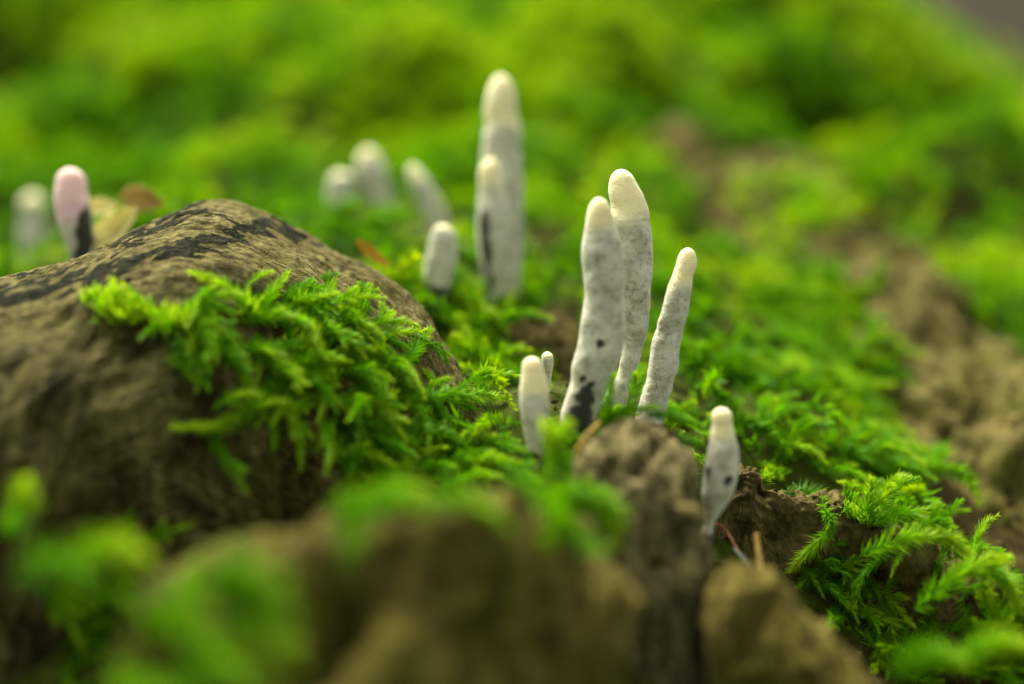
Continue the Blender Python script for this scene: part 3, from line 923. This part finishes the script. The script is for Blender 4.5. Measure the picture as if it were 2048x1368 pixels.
moss_patch('feathery moss draped over the front of the grey-brown root',
    [[(400, 590), (440, 560), (520, 590), (600, 570), (700, 600), (720, 650), (830, 670), (860, 700), (800, 760), (1000, 800), (1020, 850), (950, 900), (860, 930), (720, 930), (640, 860), (560, 760), (440, 700), (350, 680), (330, 640)],
     [(400, 830), (470, 800), (560, 740), (640, 740), (590, 800), (480, 850), (410, 860)], [(640, 830), (760, 800), (800, 960), (700, 980), (660, 930)]], 190, .0108, (.45, .35), 5,
    strands=[([(545, 640), (490, 600), (440, 565), (385, 545)], 1.0), ([(520, 640), (540, 590), (575, 545)], .9), ([(560, 620), (590, 585), (625, 560)], .9), ([(590, 670), (640, 610), (670, 560)], 1.0),
             ([(640, 690), (680, 640), (700, 580)], 1.0), ([(690, 640), (720, 600), (740, 570)], .8), ([(700, 690), (780, 665), (860, 660)], .8), ([(720, 790), (750, 720), (760, 690)], 1.1), ([(790, 740), (830, 700), (858, 660)], 1.0),
             ([(340, 660), (360, 710), (385, 755)], 1.0), ([(430, 700), (480, 730), (505, 790)], 1.1), ([(400, 690), (450, 690), (490, 720)], 1.1), ([(600, 730), (540, 780), (500, 820), (440, 850), (350, 855)], 1.2), ([(620, 760), (580, 800), (620, 810)], 1.1),
             ([(820, 800), (900, 790), (1010, 795)], 1.2), ([(760, 830), (800, 900), (850, 940)], 1.3), ([(850, 790), (890, 860), (930, 900)], 1.2), ([(700, 830), (720, 890), (700, 950)], 1.3), ([(780, 860), (850, 860), (930, 880)], 1.2)], tufts=25, jitter=1.25)
moss_patch('small bristly moss cushion on the bare edge of the grey-brown root', [[(170, 600), (230, 590), (290, 610), (280, 650), (220, 645)], [(290, 640), (420, 630), (420, 660), (300, 670)]], 60, .0085, (.1, -1), 6, tufts=60)
moss_patch('bright moss in the hollow between the root and the stubby grey finger',
    [[(640, 460), (740, 450), (840, 560), (960, 580), (1000, 640), (1000, 760), (960, 760), (900, 680), (820, 590), (740, 530)], [(930, 740), (1040, 740), (1040, 800), (980, 800)]], 130, .012, (.5, .5), 8,
    strands=[([(640, 455), (700, 470), (760, 520)], 1.1), ([(690, 470), (740, 490), (790, 540)], 1.1), ([(830, 570), (890, 590), (920, 640)], 1.1), ([(900, 620), (950, 640), (985, 690)], 1.1), ([(920, 710), (960, 690), (980, 670)], 1.), ([(900, 560), (940, 570), (970, 600)], 1.1)])
moss_patch('moss sprigs around the feet of the tall finger cluster',
    [[(1180, 800), (1260, 790), (1330, 800), (1410, 830), (1410, 870), (1380, 870), (1330, 835), (1240, 825), (1180, 860)], [(1095, 850), (1130, 850), (1150, 900), (1110, 930)], [(1230, 740), (1280, 740), (1270, 800), (1230, 800)]], 45, .008, (.3, .0), 9,
    strands=[([(1200, 880), (1215, 810), (1225, 755)], .9, .312), ([(1190, 860), (1240, 825), (1310, 815)], .9, .312), ([(1290, 830), (1340, 830), (1400, 850)], .9, .312), ([(1330, 850), (1360, 825), (1385, 805)], .8, .315), ([(1260, 815), (1268, 780), (1270, 750)], .8, .322),
             ([(1340, 860), (1370, 880), (1400, 885)], .8, .318)])
moss_patch('blurred moss in front of the cream-headed short finger',
    [[(600, 1030), (700, 980), (830, 940), (1000, 920), (1040, 960), (1090, 965), (1130, 965), (1150, 1000), (1140, 1050), (1090, 1050), (1060, 990), (900, 990), (830, 1040), (640, 1060)], [(820, 930), (950, 890), (1010, 910), (1000, 960), (860, 980)]], 75, .0105, (.3, .0), 10,
    strands=[([(1100, 960), (1110, 900), (1090, 850)], 1.2, .29), ([(1140, 960), (1120, 890), (1130, 850)], 1.2, .29), ([(1080, 990), (1120, 1040), (1100, 1080)], 1.4), ([(1180, 970), (1220, 1020), (1230, 1090)], 1.3), ([(1090, 1000), (1150, 990), (1210, 1010)], 1.4), ([(850, 960), (930, 930), (1020, 920)], 1.3), ([(730, 1060), (735, 1010), (730, 980)], 1.3)])
moss_patch('feathery moss spilling over the dark bark ledge',
    [[(1620, 980), (1760, 1010), (1900, 1060), (2048, 1150), (2048, 1368), (1900, 1368), (1800, 1340), (1730, 1270), (1640, 1180), (1570, 1130), (1640, 1080), (1660, 1040)]], 85, .0115, (.6, .4), 11,
    strands=[([(1570, 985), (1620, 985), (1655, 1030), (1660, 1070)], 1.0), ([(1725, 1050), (1735, 1000), (1740, 960)], .95, .331), ([(1735, 1040), (1760, 1000), (1780, 972)], .95, .331), ([(1740, 1050), (1800, 1025), (1870, 1050)], 1.1, .328), ([(1720, 1110), (1800, 1080), (1890, 1075), (1930, 1100)], 1.3, .322),
             ([(1830, 1220), (1900, 1160), (1960, 1130), (2010, 1120)], 1.4, .315), ([(1960, 1130), (2010, 1160), (2040, 1220)], 1.2, .318), ([(1660, 1060), (1620, 1100), (1580, 1140)], 1.0), ([(1700, 1120), (1640, 1140), (1600, 1170)], 1.0), ([(1720, 1200), (1680, 1230), (1650, 1260)], 1.1), ([(1740, 1240), (1760, 1300), (1750, 1340)], 1.1)])
moss_patch('short upright moss bristles along the top edge of the bark ledge', [[(1500, 930), (1560, 950), (1580, 985), (1520, 960)], [(1690, 990), (1760, 1030), (1740, 1060), (1680, 1020)]], 45, .0065, (.1, -1), 12, tufts=45)
moss_patch('dim blurred moss fronds before the root and the bark lump',
    [[(20, 1100), (120, 1120), (280, 1080), (290, 1130), (180, 1180), (60, 1190)], [(100, 1270), (300, 1200), (450, 1180), (470, 1300), (420, 1368), (100, 1368)], [(0, 980), (50, 970), (60, 1080), (0, 1120)]], 60, .011, (.4, .2), 13,
    strands=[([(30, 1170), (100, 1120), (150, 1190)], 1.5, .236), ([(130, 1160), (200, 1100), (280, 1120)], 1.5, .236), ([(380, 1190), (460, 1160), (550, 1165)], 1.6, .212), ([(530, 1160), (540, 1220), (515, 1290)], 1.7, .212), ([(300, 1240), (340, 1220), (400, 1235)], 1.5, .214), ([(420, 1200), (470, 1210), (520, 1260)], 1.6, .213), ([(400, 1180), (440, 1170), (480, 1190)], 1.5, .213), ([(20, 1080), (40, 1020), (50, 970)], 1.4, .262)])
moss_patch('yellow-green moss clumps on the bark right of the tapering finger',
    [[(1420, 720), (1540, 660), (1650, 660), (1750, 690), (1740, 760), (1650, 760), (1560, 800), (1540, 900), (1480, 900), (1500, 800), (1420, 780)], [(1660, 760), (1720, 780), (1720, 880), (1670, 860)], [(1460, 580), (1620, 560), (1720, 600), (1720, 640), (1560, 620), (1460, 650)], [(1560, 880), (1800, 900), (1860, 1000), (1780, 960), (1620, 950)]], 250, .0125, (.4, -.3), 15, jitter=1.2)
moss_patch('moss at the foot of the bark chunk in the lower right corner', [[(1800, 1310), (2048, 1290), (2048, 1368), (1780, 1368)]], 40, .014, (.7, -.1), 16, strands=[([(1780, 1350), (1840, 1310), (1920, 1320)], 1.5, .27), ([(1900, 1330), (1980, 1290), (2048, 1290)], 1.5, .28)])

# ------------------------------------------------------------------ moss carpet of the mound
KEEP_OUT = [[(1400, 930), (1500, 935), (1600, 990), (1800, 1040), (2100, 1200), (2100, 1400), (1400, 1400)], [(1020, 690), (1125, 690), (1125, 830), (1020, 950)], [(1110, 780), (1340, 760), (1420, 880), (1110, 930)], [(950, 575), (1060, 575), (1060, 640), (950, 640)],
            [(630, 380), (810, 380), (810, 480), (630, 480)], [(800, 400), (920, 400), (920, 510), (800, 510)], [(830, 440), (920, 440), (920, 590), (830, 590)], [(20, 440), (200, 440), (200, 580), (20, 580)]]
def carpet():
    rs = np.random.default_rng(77)
    LOW, MID = [], []
    for b in range(10):
        r2 = np.random.default_rng(500 + b)
        LOW.append(branchy(r2, 34, .24, .085, b % 3, r2.uniform(-.2, 1.0)))
        MID.append(branchy(r2, 85, .19, .050, b % 3, r2.uniform(-.2, 1.0)))
    n = 15500
    x = rs.normal(-.02, .21, n * 2); y = rs.uniform(-.02, .75, n * 2)
    keep = (np.abs(x) < .42) & (np.abs(x + .03) < .21 + .45 * (y + .05)) & (rs.uniform(0, 1, n * 2) < .35 + .65 * smooth(.03, .2, y))
    x, y = x[keep][:n], y[keep][:n]
    z, nn = mound_at(x, y)
    P = np.stack([x, y, z], -1)
    m = mossiness(P)
    keep = rs.uniform(0, 1, len(P)) < m / (0.45 + 0.55 * smooth(0.08, 0.2, P[:, 1])) + .03
    qx, qy, qd = proj(P)
    for poly in KEEP_OUT:
        keep &= ~in_poly(qx, qy, poly)
    P, nn = P[keep], nn[keep]
    ok = np.ones(len(P), bool)
    grow = fbm(P * 38, 2, 91)
    for k, p in enumerate(P):
        h = BVH_BARK.ray_cast(Vector((p[0], p[1], 1.0)), Vector((0, 0, -1)))
        if h[0] is not None and h[0].z > p[2] - .001:
            if p[1] > .10 and grow[k] > .04:
                P[k] = h[0]; nn[k] = np.array(h[1]) * (1 if h[1].z > 0 else -1)
            else:
                ok[k] = False
    P, nn = P[ok], nn[ok]
    lum = fbm(P * 26, 3, 201)
    for (qx, qy, _), r, dz in PITS:      # yellower moss on the hummocks; shade of the pits painted in as darker tint
        lum = lum + np.sign(dz) * .26 * np.exp(-((P[:, 0] - qx) ** 2 + (P[:, 1] - qy) ** 2) / r ** 2)
    Vs, Fs, As, Ts, k = [], [], [], [], 0
    yv = np.array([0, 0, 1.])
    for i, (p, n0) in enumerate(zip(P, nn)):
        V, F, A = (MID if p[1] < .13 else LOW)[rs.integers(0, 10)]
        a = rs.uniform(0, 2 * math.pi)
        h = np.array([math.cos(a), math.sin(a), 0])
        nv = n0 * (1 if n0[2] > 0 else -1) + rs.normal(0, .3, 3)
        nv /= np.linalg.norm(nv)
        xx = h - (h @ nv) * nv; xx /= np.linalg.norm(xx)
        yy = np.cross(nv, xx)
        s = rs.uniform(.010, .018) * (1 + .35 * max(0, p[1]))
        R = np.stack([xx * s, yy * s * .85, nv * s * 1.15], 0)
        Vs.append(V @ R + p + nv * .0015)
        Fs.append(F + k); k += len(V)
        As.append(A)
        Ts.append(np.full(len(V), np.clip(.5 + 2.1 * lum[i] + rs.normal(0, .2), 0, 1)))
    V, F = np.vstack(Vs), np.vstack(Fs)
    print('carpet fronds', len(P), 'faces', len(F))
    o = obj('moss_carpet', mesh_from('moss_carpet', V, F, M_CARPET, {'along': np.concatenate(As), 'tint': np.concatenate(Ts)}, smooth_shade=False))
    tag(o, 'bright green moss carpet covering the mound behind the fungi', 'moss', kind='stuff')
carpet()

# ------------------------------------------------------------------ crumbs of bark and soil
def crumb_mat():
    m, nt, out = new_mat('bark_crumb')
    col = ramp(nt, attr(nt, 'tint'), [(0.0, (0.012, 0.009, 0.003)), (0.5, (0.075, 0.055, 0.016)), (0.85, (0.19, 0.145, 0.05)), (1.0, (0.34, 0.29, 0.12))])
    b = nd(nt, 'ShaderNodeBsdfPrincipled', Roughness=0.9)
    b.inputs['Specular IOR Level'].default_value = 0.08
    nt.links.new(col, b.inputs['Base Color'])
    nt.links.new(b.outputs[0], out.inputs[0])
    return m
def crumbs():
    rs = np.random.default_rng(909)
    O = np.array([[1, 0, 0], [-1, 0, 0], [0, 1, 0], [0, -1, 0], [0, 0, 1], [0, 0, -1.]])
    OF = np.array([[0, 2, 4], [2, 1, 4], [1, 3, 4], [3, 0, 4], [2, 0, 5], [1, 2, 5], [3, 1, 5], [0, 3, 5]])
    Vs, Fs, Ts, k = [], [], [], 0
    for q in range(11000):
        x, y = rs.uniform(-.16, .24), rs.uniform(-.13, .32)
        p, n, i, t = BVH_ALL.ray_cast(Vector((x, y, 1.0)), Vector((0, 0, -1)))
        if p is None: continue
        if x < .0 and y < .06: continue      # none on the steep root
        sz = .0005 * math.exp(rs.normal(0, .5))
        Q = np.linalg.qr(rs.normal(0, 1, (3, 3)))[0]
        v = (O * rs.uniform(.45, 1.5, (6, 1)) * np.array([1.7, 1.0, .6])) @ Q * sz
        Vs.append(v + np.array(p) + np.array(n) * sz * .25); Fs.append(OF + k); k += 6
        Ts.append(np.full(6, np.clip(rs.beta(1.6, 2.2), 0, 1)))
    o = obj('bark_crumbs', mesh_from('bark_crumbs', np.vstack(Vs), np.vstack(Fs), crumb_mat(), {'tint': np.concatenate(Ts)}, smooth_shade=False))
    tag(o, 'tiny brown bark crumbs strewn over the humus and bark', 'crumbs', kind='stuff')
crumbs()

# ------------------------------------------------------------------ small litter
def leaf(name, label, px, py, d, w, l, heading, nrm, mat, seed):
    rs = np.random.default_rng(seed)
    nu, nv = 18, 11
    u = np.linspace(0, 1, nu)[:, None]; v = np.linspace(-1, 1, nv)[None, :]
    half = np.sin(math.pi * u ** .8) ** .8 * (1 + .08 * np.sin(u * 25 + seed))
    X = (u - .5) * l + 0 * v
    Y = v * half * w / 2
    Z = .25 * w * (np.abs(v) ** 1.5) * half + .22 * l * (u - .5) ** 2 * 2 + .03 * w * np.sin(u * 30 + v * 3) * np.abs(v)
    h = np.array(heading, float); nr = np.array(nrm, float); nr /= np.linalg.norm(nr)
    h = h - (h @ nr) * nr; h /= np.linalg.norm(h); yv = np.cross(nr, h)
    c = unproj(px, py, d)
    P = X[..., None] * h + Y[..., None] * yv + Z[..., None] * nr
    o = obj(name, mesh_from(name, P.reshape(-1, 3), grid_faces(nu, nv), mat))
    o.location = c
    md = o.modifiers.new('thickness', 'SOLIDIFY'); md.thickness = .0004
    return tag(o, label, 'leaf', 'dry leaf scraps')
leaf('dry_leaf', 'pale yellow dry leaf scrap propped behind the root crest', 238, 462, .375, .008, .014, (.8, .1, .6), (-.4, -.8, .5), M_LEAF_PALE, 1)
leaf('dry_leaf', 'small cream leaf scrap touching the pinkish finger', 205, 420, .385, .005, .008, (1, 0, .1), (0, -.7, .7), M_LEAF_PALE, 2)
leaf('dry_leaf', 'tan curled leaf scrap lying above the pale yellow one', 288, 402, .385, .006, .011, (1, .2, -.25), (-.15, -.95, .3), M_LEAF_TAN, 3)
leaf('dry_leaf', 'narrow orange leaf scrap in the moss beside the root', 745, 512, .372, .003, .010, (.7, -.2, -.6), (.2, -.7, .7), M_LEAF_ORANGE, 4)

def stick(name, label, cat, pts, r0, r1, mat):
    c = catmull(np.array([unproj(*p) for p in pts]), 26)
    T = np.gradient(c, axis=0); T /= np.linalg.norm(T, axis=1, keepdims=True)
    a1 = np.cross(T, [.1, -1, .2]); a1 /= np.linalg.norm(a1, axis=1, keepdims=True)
    a2 = np.cross(T, a1)
    an = np.linspace(0, 2 * math.pi, 10, endpoint=False)
    r = np.linspace(r0, r1, 26)[:, None, None] * (1 + .06 * np.sin(np.arange(26) * 1.7))[:, None, None]
    r[0] *= .3; r[-1] *= .3
    P = c[:, None] + r * (np.cos(an)[None, :, None] * a1[:, None] + np.sin(an)[None, :, None] * a2[:, None])
    o = obj(name, mesh_from(name, (P - c[13]).reshape(-1, 3), grid_faces(26, 10, wrap=True), mat))
    o.location = c[13]
    return tag(o, label, cat)
stick('pine_needle', 'thin reddish needle arching from the foot of the lone hunched finger', 'needle', [(1420, 1046, .318), (1446, 1055, .320), (1464, 1080, .318), (1480, 1110, .314), (1492, 1132, .306)], .00022, .0002, M_NEEDLE)
stick('grass_blade', 'silvery thin blade end below the reddish needle', 'blade', [(1468, 1096, .312), (1485, 1115, .309), (1500, 1130, .304), (1518, 1148, .297)], .0002, .0003, M_SILVER)
stick('twig', 'short tan twig standing by the dark bark ledge', 'twig', [(1512, 1066, .312), (1516, 1100, .309), (1521, 1140, .302), (1526, 1180, .296)], .0005, .0007, M_TWIG)
stick('moss_stalk', 'brown bent moss stalk at the black foot of the tall pale finger', 'stalk', [(1150, 915, .300), (1165, 885, .301), (1185, 860, .303), (1200, 845, .305)], .0006, .0004, M_TWIG)

# pale stone on the forest floor past the mound's right shoulder
def stone():
    n_u, n_v = 40, 60
    th = np.linspace(0.001, math.pi - .001, n_u)[:, None]; ph = np.linspace(0, 2 * math.pi, n_v, endpoint=False)[None, :]
    S = np.stack([np.sin(th) * np.cos(ph), np.sin(th) * np.sin(ph), np.cos(th) + 0 * ph], -1)
    P = S * np.array([.045, .04, .07]) * (1 + .18 * fbm(S * 2.2, 3, 8))[..., None]
    o = obj('pale_stone', mesh_from('pale_stone', P.reshape(-1, 3), grid_faces(n_u, n_v, wrap=True), M_STONE))
    o.location = (.318, .577, FLOOR_Z + .058)
    tag(o, 'pale pinkish stone on the forest floor past the mound shoulder', 'stone')
stone()
